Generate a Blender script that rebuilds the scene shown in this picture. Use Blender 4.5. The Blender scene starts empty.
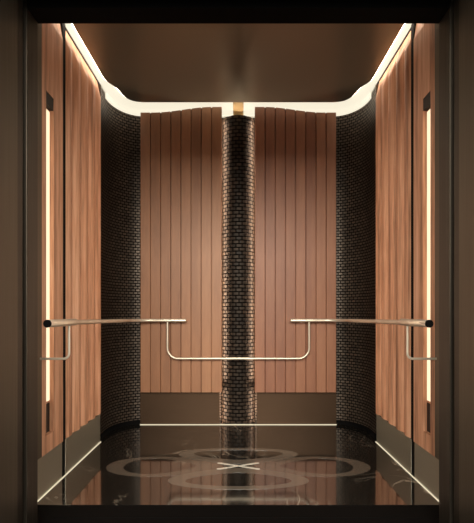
import bpy, bmesh, math
from math import pi, sin, cos
from mathutils import Vector
C = bpy.context.scene.collection
SC = bpy.context.scene

# ---------------------------------------------------------------- helpers
def lin(r, g, b):
    f = lambda c: (c/255/12.92) if c/255 <= .04045 else ((c/255+.055)/1.055)**2.4
    return (f(r), f(g), f(b), 1)

def mat(name, col, rough=.5, metal=0, **kw):
    m = bpy.data.materials.new(name); m.use_nodes = True
    b = m.node_tree.nodes['Principled BSDF']
    b.inputs['Base Color'].default_value = col
    b.inputs['Roughness'].default_value = rough
    b.inputs['Metallic'].default_value = metal
    for k, v in kw.items(): b.inputs[k.replace('_', ' ')].default_value = v
    return m

def emit(name, col, strength):
    m = mat(name, (.1, .1, .09, 1), .8)
    b = m.node_tree.nodes['Principled BSDF']
    b.inputs['Emission Color'].default_value = col
    b.inputs['Emission Strength'].default_value = strength
    return m

class N:
    """tiny node builder"""
    def __init__(s, m): s.t = m.node_tree; s.b = s.t.nodes['Principled BSDF']
    def n(s, typ, **kw):
        x = s.t.nodes.new(typ)
        for k, v in kw.items():
            if k in x.inputs and not hasattr(type(x), k): x.inputs[k].default_value = v
            else: setattr(x, k, v)
        return x
    def l(s, a, b): s.t.links.new(a, b)

def link(name, me, m, parent=None, smooth=False):
    o = bpy.data.objects.new(name, me); C.objects.link(o)
    if m: me.materials.append(m)
    if parent: o.parent = parent
    if smooth:
        for p in me.polygons: p.use_smooth = True
        me.set_sharp_from_angle(angle=math.radians(35))
    return o

def obj(name, bm, m, parent=None, smooth=False):
    bmesh.ops.recalc_face_normals(bm, faces=bm.faces)
    me = bpy.data.meshes.new(name); bm.to_mesh(me); bm.free()
    return link(name, me, m, parent, smooth)

def thing(name, label, cat, loc=(0, 0, 0), group=None):
    o = bpy.data.objects.new(name, None); C.objects.link(o)
    o.location = loc; o.empty_display_size = .05
    o['label'] = label; o['category'] = cat
    if group: o['group'] = group
    return o

def tag(o, label, cat, group=None):
    o['label'] = label; o['category'] = cat
    if group: o['group'] = group
    return o

def struct(o, label=None):
    o['kind'] = 'structure'
    if label: o['label'] = label
    return o

def box(bm, x0, x1, y0, y1, z0, z1, bev=0):
    if x0 > x1: x0, x1 = x1, x0
    b = bmesh.new()
    v = [b.verts.new((x, y, z)) for x in (x0, x1) for y in (y0, y1) for z in (z0, z1)]
    for f in ((0,1,3,2),(4,6,7,5),(0,4,5,1),(2,3,7,6),(0,2,6,4),(1,5,7,3)): b.faces.new([v[i] for i in f])
    bmesh.ops.recalc_face_normals(b, faces=b.faces)
    if bev: bmesh.ops.bevel(b, geom=b.edges[:], offset=bev, segments=2, affect='EDGES', profile=.5)
    me = bpy.data.meshes.new('t'); b.to_mesh(me); b.free(); bm.from_mesh(me); bpy.data.meshes.remove(me)

def prism(bm, pts, z0, z1):
    """closed plan polygon extruded in z"""
    a = [bm.verts.new((x, y, z0)) for x, y in pts]; b = [bm.verts.new((x, y, z1)) for x, y in pts]
    n = len(pts)
    bm.faces.new(a); bm.faces.new(b[::-1])
    for i in range(n): bm.faces.new((a[i], a[(i+1) % n], b[(i+1) % n], b[i]))

def strip(bm, pin, pout, z0, z1):
    """solid band between two plan polylines of equal length"""
    n = len(pin)
    V = [[bm.verts.new((p[0], p[1], z)) for p in L] for L in (pin, pout) for z in (z0, z1)]
    ia, ib, oa, ob = V
    for i in range(n-1):
        bm.faces.new((ia[i], ia[i+1], ib[i+1], ib[i])); bm.faces.new((oa[i], ob[i], ob[i+1], oa[i+1]))
        bm.faces.new((ib[i], ib[i+1], ob[i+1], ob[i])); bm.faces.new((ia[i], oa[i], oa[i+1], ia[i+1]))
    for i in (0, n-1): bm.faces.new((ia[i], ib[i], ob[i], oa[i]))

def tube(bm, pts, r, seg=16, caps=True):
    pts = [Vector(p) for p in pts]; rings = []
    up = None
    for i, p in enumerate(pts):
        t = ((pts[min(i+1, len(pts)-1)]-p).normalized() + (p-pts[max(i-1, 0)]).normalized()).normalized()
        if up is None:
            up = Vector((0, 0, 1)) if abs(t.z) < .9 else Vector((0, 1, 0))
        a = t.cross(up).normalized(); up = a.cross(t).normalized()
        rr = r[i] if isinstance(r, (list, tuple)) else r
        rings.append([bm.verts.new(p + rr*(cos(2*pi*k/seg)*a + sin(2*pi*k/seg)*up)) for k in range(seg)])
    for i in range(len(rings)-1):
        for k in range(seg):
            bm.faces.new((rings[i][k], rings[i][(k+1) % seg], rings[i+1][(k+1) % seg], rings[i+1][k]))
    if caps: bm.faces.new(rings[0]); bm.faces.new(rings[-1][::-1])

def fillet(pts, r, n=10):
    """round the inner corners of a 3D polyline"""
    P = [Vector(p) for p in pts]; out = [P[0]]
    for i in range(1, len(P)-1):
        a = (P[i-1]-P[i]).normalized(); b = (P[i+1]-P[i]).normalized()
        ang = a.angle(b); d = r/math.tan(ang/2)
        c = P[i] + (a+b).normalized()*(r/sin(ang/2))
        s = P[i]+a*d-c; e = P[i]+b*d-c
        for k in range(n+1):
            t = k/n; w = s.angle(e)
            out.append(c + (sin((1-t)*w)*s + sin(t*w)*e)/sin(w))
    out.append(P[-1]); return out

# ---------------------------------------------------------------- materials
def wood(name, base, dark, light, pitch=0, sx=6., sz=.35, rough=.5):
    m = mat(name, base, rough); N_ = N(m)
    tc = N_.n('ShaderNodeTexCoord'); mp = N_.n('ShaderNodeMapping')
    mp.inputs['Scale'].default_value = (sx, sx, sz); N_.l(tc.outputs['Object'], mp.inputs[0])
    n1 = N_.n('ShaderNodeTexNoise'); n1.inputs['Scale'].default_value = 4; n1.inputs['Detail'].default_value = 4
    N_.l(mp.outputs[0], n1.inputs['Vector'])
    n2 = N_.n('ShaderNodeTexNoise'); n2.inputs['Scale'].default_value = 26; n2.inputs['Detail'].default_value = 3
    N_.l(mp.outputs[0], n2.inputs['Vector'])
    cr = N_.n('ShaderNodeValToRGB')
    cr.color_ramp.elements[0].position = .32; cr.color_ramp.elements[0].color = dark
    cr.color_ramp.elements[1].position = .68; cr.color_ramp.elements[1].color = light
    e = cr.color_ramp.elements.new(.5); e.color = base
    mx = N_.n('ShaderNodeMix'); mx.data_type = 'FLOAT'; mx.inputs[0].default_value = .3
    N_.l(n1.outputs[0], mx.inputs[2]); N_.l(n2.outputs[0], mx.inputs[3])
    last = mx.outputs[0]
    if pitch:   # a slightly different tone on every plank
        sp = N_.n('ShaderNodeSeparateXYZ'); N_.l(tc.outputs['Object'], sp.inputs[0])
        dv = N_.n('ShaderNodeMath', operation='DIVIDE'); N_.l(sp.outputs[0], dv.inputs[0]); dv.inputs[1].default_value = pitch
        fl = N_.n('ShaderNodeMath', operation='FLOOR'); N_.l(dv.outputs[0], fl.inputs[0])
        wn = N_.n('ShaderNodeTexWhiteNoise'); wn.noise_dimensions = '1D'; N_.l(fl.outputs[0], wn.inputs['W'])
        m2 = N_.n('ShaderNodeMix'); m2.data_type = 'FLOAT'; m2.inputs[0].default_value = .22
        N_.l(last, m2.inputs[2]); N_.l(wn.outputs[0], m2.inputs[3]); last = m2.outputs[0]
    N_.l(last, cr.inputs[0]); N_.l(cr.outputs[0], N_.b.inputs['Base Color'])
    return m

M_back_l = wood('copper_timber', lin(150,103,72), lin(134,90,62), lin(163,115,82), pitch=.0836, sx=3)
M_back_r = wood('copper_timber_red', lin(146,96,70), lin(130,82,60), lin(158,108,80), pitch=.0836, sx=3)
M_side = wood('streaked_timber', lin(206,150,116), lin(130,84,58), lin(236,188,156), sx=5, sz=.25)
M_slot_shade = mat('slot_shade_brown', lin(30,20,16), .6)  # shade of the unlit slot ends, put into the colour

def brick_mat(name, rough, metal, c1, c2, spec=.5, k=1):
    m = mat(name, c1, rough, metal); q = N(m)
    uv = q.n('ShaderNodeUVMap'); uv.uv_map = 'UVMap'
    br = q.n('ShaderNodeTexBrick'); q.l(uv.outputs[0], br.inputs['Vector'])
    br.offset = .5; br.squash = 1
    for k, v in (('Scale', 1), ('Mortar Size', .0052*k), ('Mortar Smooth', .25), ('Bias', 0), ('Brick Width', .052*k), ('Row Height', .031*k)):
        br.inputs[k].default_value = v
    br.inputs['Color1'].default_value = c1; br.inputs['Color2'].default_value = c2
    br.inputs['Mortar'].default_value = lin(14,11,10)
    q.l(br.outputs['Color'], q.b.inputs['Base Color'])
    mr = q.n('ShaderNodeMapRange'); mr.inputs['To Min'].default_value = spec; mr.inputs['To Max'].default_value = 0
    q.l(br.outputs['Fac'], mr.inputs[0]); q.l(mr.outputs[0], q.b.inputs['Specular IOR Level'])
    bp = q.n('ShaderNodeBump'); bp.inputs['Strength'].default_value = .6; bp.inputs['Distance'].default_value = .004; bp.invert = True
    q.l(br.outputs['Fac'], bp.inputs['Height']); q.l(bp.outputs[0], q.b.inputs['Normal'])
    return m
M_brick = brick_mat('bronze_brick_tile', .45, .45, lin(92,79,68), lin(68,58,50), .5, .75)
M_brick_c = brick_mat('column_brick_tile', .5, .12, lin(54,44,36), lin(34,28,24), .15)

def brushed(name, col, rough, vertical=True, metal=.9, amt=.12):
    m = mat(name, col, rough, metal); q = N(m)
    tc = q.n('ShaderNodeTexCoord'); mp = q.n('ShaderNodeMapping')
    mp.inputs['Scale'].default_value = (60, 60, .6) if vertical else (1, 1, 120)
    q.l(tc.outputs['Object'], mp.inputs[0])
    no = q.n('ShaderNodeTexNoise'); no.inputs['Scale'].default_value = 3; q.l(mp.outputs[0], no.inputs['Vector'])
    mr = q.n('ShaderNodeMapRange'); mr.inputs['To Min'].default_value = rough-amt; mr.inputs['To Max'].default_value = rough+amt
    q.l(no.outputs[0], mr.inputs[0]); q.l(mr.outputs[0], q.b.inputs['Roughness'])
    return m
M_bronze = brushed('brushed_bronze', lin(94,86,75), .45)
M_bronze_dk = brushed('dark_bronze', lin(66,60,53), .45)
M_skirt = brushed('brushed_steel_skirting', lin(150,146,132), .38, False, .7)
M_kick = brushed('brushed_bronze_kick', lin(74,57,44), .5, False)
M_steel = mat('satin_steel', lin(224,212,194), .34, .6)
M_black = mat('matt_black', lin(6,5,5), .8, Specular_IOR_Level=.1)
M_ceil = mat('bronze_mirror_ceiling', lin(160,156,142), .30, .6)
M_white = mat('white_cove_paint', lin(225,218,200), .6)
M_tan = mat('tan_bracket', lin(190,170,125), .6)
M_lobby = mat('lobby_stone', lin(40,36,33), .3)
M_lwall = mat('lobby_wall', lin(120,110,98), .7)
COVE = emit('cove_glow', lin(255,245,220), .92)
SLOT = emit('slot_glow', lin(255,228,188), 1.25)
TAPE = emit('added_tape_glow', lin(255,232,205), 27)  # added emitter that brightens the side panel tops
LINE = emit('floor_line_glow', lin(255,240,205), .75)
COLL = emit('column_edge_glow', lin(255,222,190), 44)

def marble():
    m = mat('black_marble', lin(30,27,25), .07); q = N(m)
    q.b.inputs['IOR'].default_value = 3.3
    tc = q.n('ShaderNodeTexCoord')
    no = q.n('ShaderNodeTexNoise'); no.inputs['Scale'].default_value = 2.2; no.inputs['Detail'].default_value = 8
    no.inputs['Distortion'].default_value = 1.4; q.l(tc.outputs['Object'], no.inputs['Vector'])
    s = q.n('ShaderNodeMath', operation='SUBTRACT'); q.l(no.outputs[0], s.inputs[0]); s.inputs[1].default_value = .5
    a = q.n('ShaderNodeMath', operation='ABSOLUTE'); q.l(s.outputs[0], a.inputs[0])
    cr = q.n('ShaderNodeValToRGB'); q.l(a.outputs[0], cr.inputs[0])
    cr.color_ramp.elements[0].position = 0; cr.color_ramp.elements[0].color = lin(150,140,126)
    cr.color_ramp.elements[1].position = .013; cr.color_ramp.elements[1].color = lin(34,31,28)
    n2 = q.n('ShaderNodeTexNoise'); n2.inputs['Scale'].default_value = 1.3; n2.inputs['Detail'].default_value = 2
    q.l(tc.outputs['Object'], n2.inputs['Vector'])
    c2 = q.n('ShaderNodeValToRGB'); q.l(n2.outputs[0], c2.inputs[0])
    c2.color_ramp.elements[0].position = .48; c2.color_ramp.elements[1].position = .62
    mx = q.n('ShaderNodeMix'); mx.data_type = 'RGBA'
    q.l(c2.outputs[0], mx.inputs[0]); mx.inputs[6].default_value = lin(32,29,26); q.l(cr.outputs[0], mx.inputs[7])
    q.l(mx.outputs[2], q.b.inputs['Base Color'])
    return m
M_marble = marble()
M_inlay = mat('taupe_stone_inlay', lin(98,88,78), .10, 0, IOR=2.2)
M_inlay2 = mat('grey_stone_inlay', lin(108,99,89), .10, 0, IOR=2.2)
M_star = mat('ivory_stone_inlay', lin(225,218,205), .2)

# ---------------------------------------------------------------- room shell
CT = 2.62                       # underside of ceiling panel
WT = 2.66                       # wall tops
def corner(s, off=0, n=14):
    """plan line of the rounded corner, off = distance in front of it"""
    cx, cy, rx, ry = .80, 3.40, .23-off, .32-off
    p = [(s*(1.03-off), 3.15), (s*(1.03-off), 3.28)]
    p += [(s*(cx+rx*cos(a)), cy+ry*sin(a)) for a in [i*pi/2/n for i in range(n+1)]]
    return p
wall_line = [(-1.03, 1.90)] + corner(-1) + [(-.18, 3.72), (-.18, 3.82), (.18, 3.82), (.18, 3.72)] + corner(1)[::-1] + [(1.03, 1.90)]
def wall_sheet(name, pts, z0, z1, m, out=.05, label=None):
    """brick wall with real thickness; u runs along the wall, v up it"""
    bm = bmesh.new(); uvl = bm.loops.layers.uv.new('UVMap')
    outp = []
    for i, p in enumerate(pts):
        a = Vector(pts[max(i-1, 0)]); b = Vector(pts[min(i+1, len(pts)-1)]); t = (b-a).normalized()
        nrm = Vector((-t.y, t.x)); outp.append((p[0]+nrm.x*out, p[1]+nrm.y*out))
    u = [0]
    for i in range(1, len(pts)): u.append(u[-1]+(Vector(pts[i])-Vector(pts[i-1])).length)
    L = {}
    for nm, P in (('i', pts), ('o', outp)):
        for z in (z0, z1): L[nm, z] = [bm.verts.new((p[0], p[1], z)) for p in P]
    def q(a, b, c, d, uv):
        f = bm.faces.new((a, b, c, d))
        for l, t in zip(f.loops, uv): l[uvl].uv = t
    for i in range(len(pts)-1):
        uv = [(u[i], z0), (u[i+1], z0), (u[i+1], z1), (u[i], z1)]
        q(L['i', z0][i], L['i', z0][i+1], L['i', z1][i+1], L['i', z1][i], uv)
        q(L['o', z0][i+1], L['o', z0][i], L['o', z1][i], L['o', z1][i+1], uv)
        q(L['i', z1][i], L['i', z1][i+1], L['o', z1][i+1], L['o', z1][i], uv)
        q(L['i', z0][i+1], L['i', z0][i], L['o', z0][i], L['o', z0][i+1], uv)
    for i in (0, len(pts)-1):
        q(L['i', z0][i], L['i', z1][i], L['o', z1][i], L['o', z0][i], [(0, 0)]*4)
    return obj(name, bm, m, smooth=True)
nL = 1+len(corner(-1))
struct(wall_sheet('wall_back', corner(-1)[1:] + [(-.18, 3.72), (-.18, 3.82), (.18, 3.82), (.18, 3.72)] + corner(1)[::-1][:-1], 0, CT+.01, M_brick))
for s, nm in ((-1, 'wall_left'), (1, 'wall_right')):
    bm = bmesh.new(); box(bm, s*1.03, s*1.08, 1.90, 3.279, 0, WT); struct(obj(nm, bm, M_black))
bm = bmesh.new(); box(bm, -1.08, 1.08, 2.156, 3.87, -.05, 0); struct(obj('floor', bm, M_marble))

# bronze ceiling panel with rounded back corners
def ceil_corner(s):
    K = [(.966, 1.91), (.966, 2.5), (.966, 3.0), (.966, 3.13), (.962, 3.18), (.945, 3.225), (.918, 3.27), (.903, 3.33), (.893, 3.40), (.868, 3.465), (.825, 3.503), (.76, 3.515)]
    for _ in range(2):          # round the polyline off
        K = [K[0]] + [(a[0]*w+b[0]*(1-w), a[1]*w+b[1]*(1-w)) for a, b in zip(K, K[1:]) for w in (.75, .25)] + [K[-1]]
    return [(s*x, y) for x, y in K]
cpts = ceil_corner(-1) + ceil_corner(1)[::-1]
bm = bmesh.new(); prism(bm, cpts, CT, CT+.02)
bmesh.ops.recalc_face_normals(bm, faces=bm.faces)
struct(obj('ceiling', bm, M_ceil))

# cove light: diffuser ring round the ceiling panel with a lip down the wall tops
cove = thing('cove_light', 'glowing cream cove light running round the edge of the bronze ceiling', 'light', (0, 3.6, CT))
def resample(P, n):
    """same number of points on each half, so the two lines pair up"""
    h = len(P)//2
    def rs(Q, n):
        d = [0]
        for a, b in zip(Q, Q[1:]): d.append(d[-1]+math.hypot(b[0]-a[0], b[1]-a[1]))
        out = []; j = 0
        for k in range(n):
            t = d[-1]*k/(n-1)
            while j < len(d)-2 and d[j+1] < t: j += 1
            w = (t-d[j])/max(1e-9, d[j+1]-d[j]); out.append((Q[j][0]+(Q[j+1][0]-Q[j][0])*w, Q[j][1]+(Q[j+1][1]-Q[j][1])*w))
        return out
    return rs(P[:h], n//2) + rs(P[h:], n//2)
def loc(bm, o): bmesh.ops.translate(bm, verts=bm.verts, vec=-Vector(o.location))
def path_cove_out():
    L = [(-1.028, 1.91)] + corner(-1, .002)[2:] ; R = [(1.028, 1.91)] + corner(1, .002)[2:]
    return L + R[::-1]
po = path_cove_out()
bm = bmesh.new(); pin = [(p[0]*.985, p[1]-.004) for p in cpts]
strip(bm, resample(pin, 120), resample(po, 120), CT+.022, CT+.04); loc(bm, cove); obj('diffuser', bm, COVE, cove)
lipo = corner(-1, .002)[2:] + corner(1, .002)[2:][::-1]; lipi = corner(-1, .014)[2:] + corner(1, .014)[2:][::-1]
bm = bmesh.new(); strip(bm, lipi, lipo, 2.598, CT+.021); loc(bm, cove); obj('lip', bm, COVE, cove)
bm = bmesh.new(); box(bm, -.043, .043, 3.50, 3.70, CT+.004, CT+.021, .002); box(bm, -.043, .043, 3.69, 3.703, 2.60, CT+.02, .001)
loc(bm, cove); obj('joint_cover', bm, M_tan, cove)
for s in (-1, 1):     # added unseen tape on the ceiling panel edge, to brighten the side wall tops
    P = [p for p in cpts if p[0]*s > 0]; P = P if s < 0 else P[::-1]
    P = [p for p in P if p[1] < 3.47]
    A_ = [(p[0]+s*.001, p[1]) for p in P]; B_ = [(p[0]+s*.004, p[1]) for p in P]
    bm = bmesh.new(); strip(bm, A_, B_, CT+.003, CT+.018); loc(bm, cove); obj('added_light_tape', bm, TAPE, cove)
# shaft roof above the cove
bm = bmesh.new(); box(bm, -1.1, 1.1, 1.90, 3.9, CT+.045, CT+.09); struct(obj('ceiling', bm, M_white))

# curved black base strip under the brick corners, steel skirtings beside
for s, nm in ((-1, 'baseboard_left'), (1, 'baseboard_right')):
    bm = bmesh.new()
    strip(bm, corner(s, .014)[1:], corner(s, .001)[1:], 0, .034); struct(obj(nm, bm, M_black))
    for (y0, y1) in ((2.10, 2.509), (2.556, 3.20)):
        bm = bmesh.new(); box(bm, s*1.004, s*1.029, y0, y1, 0, .205, .002); struct(obj(nm, bm, M_skirt))
    bm = bmesh.new(); box(bm, s*1.006, s*1.0295, 2.510, 2.555, 0, .205); struct(obj(nm, bm, M_black))
    side = 'left' if s < 0 else 'right'
    bm = bmesh.new(); box(bm, s*.996, s*1.003, 2.19, 3.20, 0, .004, .001)
    tag(obj('light_strip', bm, LINE), f'thin glowing line along the foot of the {side} side skirting', 'light', )
for s in (-1, 1):
    bm = bmesh.new(); box(bm, s*.157, s*.822, 3.690, 3.703, 0, .40, .001); struct(obj('baseboard_back', bm, M_kick))
bm = bmesh.new(); box(bm, -.822, .822, 3.678, 3.685, 0, .006, .001)
tag(obj('light_strip', bm, LINE), 'thin glowing line along the foot of the back wall', 'light')

# ---------------------------------------------------------------- brick column
col = thing('brick_column', 'narrow convex bronze brick-tile column between the two back panels, edges glowing', 'column', (0, 3.76, 0))
bm = bmesh.new(); uvl = bm.loops.layers.uv.new('UVMap')
R, half = .152, .146; a0 = math.asin(half/R); n = 20
pts = [(R*sin(-a0+2*a0*i/n), 3.695+R-R*cos(-a0+2*a0*i/n)) for i in range(n+1)]
yb = pts[0][1]
A = [bm.verts.new((x, y, 0)) for x, y in pts]; B = [bm.verts.new((x, y, 2.60)) for x, y in pts]
for i in range(n):
    f = bm.faces.new((A[i], A[i+1], B[i+1], B[i])); ua, ub = R*2*a0*i/n+.006, R*2*a0*(i+1)/n+.006
    for l, t in zip(f.loops, ((ua, 0), (ub, 0), (ub, 2.60), (ua, 2.60))): l[uvl].uv = t
bm.faces.new((A[0], B[0], B[-1], A[-1])); bm.faces.new(B); bm.faces.new(A[::-1])
loc(bm, col); obj('brick_shaft', bm, M_brick_c, col, True)
for s in (-1, 1):
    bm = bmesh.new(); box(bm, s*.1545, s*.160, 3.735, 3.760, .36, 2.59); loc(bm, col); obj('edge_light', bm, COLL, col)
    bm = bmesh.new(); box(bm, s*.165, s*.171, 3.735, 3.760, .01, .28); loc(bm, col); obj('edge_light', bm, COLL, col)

# ---------------------------------------------------------------- back timber panels
def back_panel(s, m, label):
    t = thing('timber_panel', label, 'wall panel', (s*.4675, 3.69, .284), 'plank-faced panels on the back wall')
    bm = bmesh.new(); x0, x1 = .137, .8055; npl = 8; w = (x1-x0)/npl; g = .005
    def top(x):   # outline of the panel top, highest beside the column
        k = (x-x0)/(x1-x0)
        k = max(0, min(1, (k-.12)/.72)); k = k*k*(3-2*k)
        return 2.632 - .046*k
    prof = [(x0, 3.68), (x0, 3.624), (x0+.003, 3.62)]
    for i in range(1, npl):
        c = x0+w*i; prof += [(c-g, 3.62), (c-g*.3, 3.634), (c+g*.3, 3.634), (c+g, 3.62)]
    prof += [(x1-.003, 3.62), (x1, 3.624), (x1, 3.68)]
    dense = [prof[0]]
    for a, b in zip(prof, prof[1:]):
        k = max(1, int(abs(b[0]-a[0])/.02))
        dense += [(a[0]+(b[0]-a[0])*j/k, a[1]+(b[1]-a[1])*j/k) for j in range(1, k+1)]
    F0 = [bm.verts.new((s*x, y, .284)) for x, y in dense]; F1 = [bm.verts.new((s*x, y, min(top(x), 2.632))) for x, y in dense]
    B0 = [bm.verts.new((s*x, 3.68, .284)) for x, y in dense]; B1 = [bm.verts.new((s*x, 3.68, top(x))) for x, y in dense]
    for i in range(len(dense)-1):
        bm.faces.new((F0[i], F0[i+1], F1[i+1], F1[i]))
        bm.faces.new((B0[i], B1[i], B1[i+1], B0[i+1]))
        bm.faces.new((F1[i], F1[i+1], B1[i+1], B1[i])); bm.faces.new((F0[i], B0[i], B0[i+1], F0[i+1]))
    bmesh.ops.remove_doubles(bm, verts=bm.verts, dist=1e-5)
    loc(bm, t); obj('plank_face', bm, m, t)
    bm = bmesh.new(); box(bm, s*.20, s*.74, 3.681, 3.6995, .42, 2.55); loc(bm, t); obj('backing_board', bm, M_black, t)
    return t
back_panel(-1, M_back_l, 'tall panel of copper-brown vertical planks left of the brick column')
back_panel(1, M_back_r, 'tall panel of reddish-brown vertical planks right of the brick column')

# ---------------------------------------------------------------- side timber panels
def relief_panel(s, label, y0, y1, z0, z1, waves, amp, name='timber_panel'):
    t = thing('timber_panel', label, 'wall panel', (s*1.03, (y0+y1)/2, z0), 'fluted timber panels on the side walls')
    bm = bmesh.new(); ny = 72; zs = [z0, z0+.5, z0+1, z0+1.5, z1-.18]+[z1-.165+.165*i/24 for i in range(25)]
    def th(y, z):
        k = (y-y0)/(y1-y0)*waves; fr = k % 1
        w = .034 - amp*(1-abs(sin(pi*k)))**1.0 - amp*.4*fr
        bev = .003 + (z1-z)*.235
        return max(.003, min(w, bev))
    G = [[bm.verts.new((s*(1.03-th(y0+(y1-y0)*i/ny, z)), y0+(y1-y0)*i/ny, z)) for z in zs] for i in range(ny+1)]
    Bk = [[bm.verts.new((s*1.029, y0+(y1-y0)*i/ny, z)) for z in zs] for i in range(ny+1)]
    nz = len(zs)
    for i in range(ny):
        for j in range(nz-1):
            bm.faces.new((G[i][j], G[i+1][j], G[i+1][j+1], G[i][j+1])); bm.faces.new((Bk[i][j], Bk[i][j+1], Bk[i+1][j+1], Bk[i+1][j]))
        for j in (0, nz-1): bm.faces.new((G[i][j], G[i+1][j], Bk[i+1][j], Bk[i][j]))
    for j in range(nz-1):
        for i in (0, ny): bm.faces.new((G[i][j], G[i][j+1], Bk[i][j+1], Bk[i][j]))
    loc(bm, t); obj('timber_face', bm, M_side, t, True)
    bm = bmesh.new(); box(bm, s*1.0, s*1.029, y1+.001, y1+.008, z0, z1-.02); loc(bm, t); obj('edge_trim', bm, M_bronze_dk, t)
    return t

def slot_panel(s, label, y0, y1, z0, z1):
    t = thing('timber_panel', label, 'wall panel', (s*1.03, (y0+y1)/2, z0), 'lit slot panels on the side walls')
    a, b, zl, zh = 2.290, 2.385, .30, 2.10
    xf = 1.0; bm = bmesh.new()
    zb = z1-.125
    def face(ya, yb, za, zb_): box(bm, s*xf, s*1.029, ya, yb, za, zb_)
    face(y0, a, z0, zb); face(b, y1, z0, zb); face(a, b, z0, zl); face(a, b, zh, zb)
    box(bm, s*1.026, s*1.029, a, b, zl, zh)
    v = [bm.verts.new((s*x, y, z)) for y in (y0, y1) for x, z in ((xf, zb), (1.029, zb), (1.029, z1), (1.022, z1))]
    for f in ((0,1,2,3), (7,6,5,4), (0,4,5,1), (1,5,6,2), (2,6,7,3), (3,7,4,0)): bm.faces.new([v[i] for i in f])
    loc(bm, t); obj('timber_face', bm, M_side, t)
    bm = bmesh.new(); box(bm, s*1.002, s*1.0258, a+.0005, b-.0005, 2.035, zh-.0005)  # dark block standing in for the shaded hollow above the strip
    loc(bm, t); obj('slot_shade', bm, M_slot_shade, t)
    bm = bmesh.new(); box(bm, s*1.0225, s*1.0258, a+.0005, b-.0005, zl+.0005, .455)  # dark sheet standing in for shade in the unlit slot foot
    loc(bm, t); obj('slot_shade', bm, M_slot_shade, t)
    bm = bmesh.new(); box(bm, s*1.0145, s*1.0255, a+.030, a+.078, .47, 2.02, .002)
    loc(bm, t); d = obj('slot_light', bm, SLOT, t); d['label'] = 'glowing cream strip in the slot'
    bm = bmesh.new(); box(bm, s*1.003, s*1.029, y1+.001, y1+.045, z0, z1-.01)
    loc(bm, t); obj('shadow_joint', bm, M_black, t); return t
PZ = .207
for s, side in ((-1, 'left'), (1, 'right')):
    relief_panel(s, f'streaked brown timber panel with vertical flutes at the back of the {side} side wall', 2.556, 3.20, PZ, CT, 4.5, .017)
    p = slot_panel(s, f'narrow flat timber panel with glowing vertical slot at the front of the {side} side wall', 2.235, 2.510, PZ, CT)
    bm = bmesh.new(); box(bm, s*.996, s*1.029, 2.10, 2.232, .21, CT, .001)
    struct(obj('trim_1', bm, M_bronze, None))

# ---------------------------------------------------------------- handrail
hr = thing('handrail', 'slim satin steel handrail along the side walls and back wall, with dropped U-shaped middle', 'handrail', (0, 3.58, .88))
RZ, RF, RX, RY = .877, .893, .85, 3.56
for s in (-1, 1):
    path = fillet([(s*RX, 2.16, RF), (s*RX, RY, RZ), (s*.63, RY, RZ)], .16, 14)
    bm = bmesh.new(); tube(bm, path, .0125); loc(bm, hr); obj('rail', bm, M_steel, hr, True)
    bm = bmesh.new(); tube(bm, [(s*RX, 1.962, RF), (s*RX, 1.965, RF), (s*RX, 2.29, RF), (s*RX, 2.31, RF)], [.0165, .0175, .0175, .013], 24)
    loc(bm, hr); e = obj('front_sleeve', bm, M_steel, hr, True)
    bm = bmesh.new(); tube(bm, [(s*RX, 1.955, RF), (s*RX, 1.9618, RF)], .0178, 24)
    loc(bm, hr); e = obj('end_cap', bm, M_black, hr, True); e['label'] = 'black round end cap'
    bm = bmesh.new(); tube(bm, [(s*.64, RY, RZ), (s*.637, RY, RZ), (s*.427, RY, RZ), (s*.424, RY, RZ)], [.011, .0135, .0135, .0125], 20)
    loc(bm, hr); obj('back_sleeve', bm, M_steel, hr, True)
    # side wall bracket: drops from the rail and turns into the wall
    bm = bmesh.new(); tube(bm, fillet([(s*RX, 2.212, RF-.013), (s*RX, 2.212, .710), (s*.996, 2.212, .710)], .028, 8), .006, 12)
    loc(bm, hr); obj('wall_bracket', bm, M_steel, hr, True)
    bm = bmesh.new(); tube(bm, [(s*.515, RY+.004, RZ-.010), (s*.515, 3.60, RZ-.012), (s*.515, 3.6195, RZ-.012)], .006, 12)
    loc(bm, hr); obj('standoff', bm, M_steel, hr, True)
bm = bmesh.new()
tube(bm, fillet([(-.573, RY, RZ-.013), (-.573, RY, .569), (.573, RY, .569), (.573, RY, RZ-.013)], .085, 12), .0085, 14)
loc(bm, hr); obj('drop_bar', bm, M_steel, hr, True)

# ---------------------------------------------------------------- floor medallion
MC = (0, 2.70); SU, SV = .806, .36
md = thing('medallion', 'stretched four-lobed pale stone inlay set in the black marble floor', 'floor inlay', (0, 2.70, 0))
def ring(cx, cy, m, zoff, name):
    bm = bmesh.new(); n = 72; o_, i_ = [], []
    L = math.hypot(cx, cy); ux, uy = cx/L, cy/L
    for k in range(n):
        a = 2*pi*k/n
        t = a if a <= pi else 2*pi-a; sg = 1 if a <= pi else -1       # a leaf: round outer end, pointed towards the star
        for Q, c0, ra, rl, m_ in ((o_, .545, .455, .57, .5), (i_, .59, .28, .445, .65)):
            al, la = c0+ra*cos(t), sg*rl*sin(t)*max(0, cos(t/2))**m_
            Q.append(((ux*al-uy*la)*SU, (uy*al+ux*la)*SV))
    z0, z1 = .0001, .0002+zoff*.5
    V = [[bm.verts.new((p[0], p[1], z)) for p in Q] for Q in (o_, i_) for z in (z0, z1)]
    for k in range(n):
        j = (k+1) % n
        bm.faces.new((V[1][k], V[1][j], V[3][j], V[3][k])); bm.faces.new((V[0][k], V[0][j], V[1][j], V[1][k])); bm.faces.new((V[2][k], V[3][k], V[3][j], V[2][j]))
        bm.faces.new((V[0][k], V[2][k], V[2][j], V[0][j]))
    return obj(name, bm, m, md)
ring(-1, 0, M_inlay, 0, 'lobe'); ring(1, 0, M_inlay, 0, 'lobe')
ring(0, -1, M_inlay2, .0003, 'lobe'); ring(0, 1, M_inlay2, .0003, 'lobe')
bm = bmesh.new()
pts = []
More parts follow.
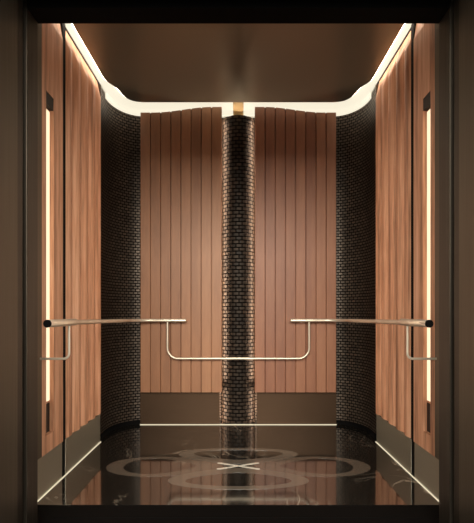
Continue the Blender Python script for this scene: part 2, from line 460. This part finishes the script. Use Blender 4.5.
for k in range(4):
    a = pi/4 + k*pi/2
    for da, r in ((-.9, .022), (-.17, .12), (-.10, .21), (0, .225), (.10, .21), (.17, .12)):
        pts.append((r*cos(a+da)*SU, r*sin(a+da)*SV))
prism(bm, pts, .0001, .0014); o = obj('star', bm, M_star, md); o['label'] = 'small ivory four-armed star'

# ---------------------------------------------------------------- entrance: returns, doors, header, sill, lobby
JX, HZ = .865, 2.189
for s, nm in ((-1, 'left'), (1, 'right')):
    bm = bmesh.new(); box(bm, s*JX, s*1.08, 1.80, 1.898, 0, CT+.04, .002); struct(obj('trim_2', bm, M_bronze_dk))
    bm = bmesh.new(); box(bm, s*.875, s*1.70, 1.73, 1.79, .004, HZ+.05, .002); struct(obj('door_1' if s < 0 else 'door_2', bm, M_bronze_dk))
    bm = bmesh.new(); box(bm, s*.862, s*1.80, 1.30, 1.72, 0, 2.9, .003); struct(obj('trim_3', bm, M_bronze))
bm = bmesh.new(); box(bm, -JX+.001, JX-.001, 1.80, 1.898, HZ, CT+.04); box(bm, -.86, .86, 1.30, 1.72, HZ, 2.9); struct(obj('trim_4', bm, M_black))
bm = bmesh.new(); box(bm, -.86, .86, 1.30, 2.154, -.05, -.001)
for k in range(4): box(bm, -.85, .85, 1.84+k*.06, 1.85+k*.06, -.001, .001)
box(bm, -1.02, 1.02, 1.90, 2.154, -.05, -.002)
struct(obj('trim_5', bm, M_black))
bm = bmesh.new(); box(bm, -5, 5, -5, 1.298, -.05, 0); struct(obj('floor', bm, M_lobby))
for s, nm in ((-1, 'wall_left'), (1, 'wall_right')):
    bm = bmesh.new(); box(bm, s*1.80, s*5, 1.32, 1.7, 0, 2.9); struct(obj(nm, bm, M_lwall))

# ---------------------------------------------------------------- light, camera
def area(name, loc_, rot, sx, sy, power, col):
    L = bpy.data.lights.new(name, 'AREA'); L.shape = 'RECTANGLE'; L.size = sx; L.size_y = sy; L.energy = power; L.color = col
    o = bpy.data.objects.new(name, L); C.objects.link(o); o.location = loc_; o.rotation_euler = rot
    return o
area('lobby_ceiling_light', (0, -3.6, 2.85), (math.radians(62), 0, 0), 4.5, 2.0, 560, (1, .94, .80))
W = bpy.data.worlds.new('World'); SC.world = W; W.use_nodes = True
W.node_tree.nodes['Background'].inputs[0].default_value = (1, .95, .83, 1)
W.node_tree.nodes['Background'].inputs[1].default_value = 1.25

cam = bpy.data.cameras.new('Camera'); co = bpy.data.objects.new('Camera', cam); C.objects.link(co)
co.location = (0, 0, .945); co.rotation_euler = (pi/2, 0, 0)
cam.sensor_fit = 'HORIZONTAL'; cam.sensor_width = 36; cam.lens = 36*440/474; cam.shift_x = -1.3/474; cam.shift_y = 50.5/474
cam.clip_start = .02
SC.camera = co
vs = SC.view_settings
vs.view_transform = 'Standard'; vs.look = 'None'; vs.gamma = 1; vs.exposure = 0; vs.use_curve_mapping = False
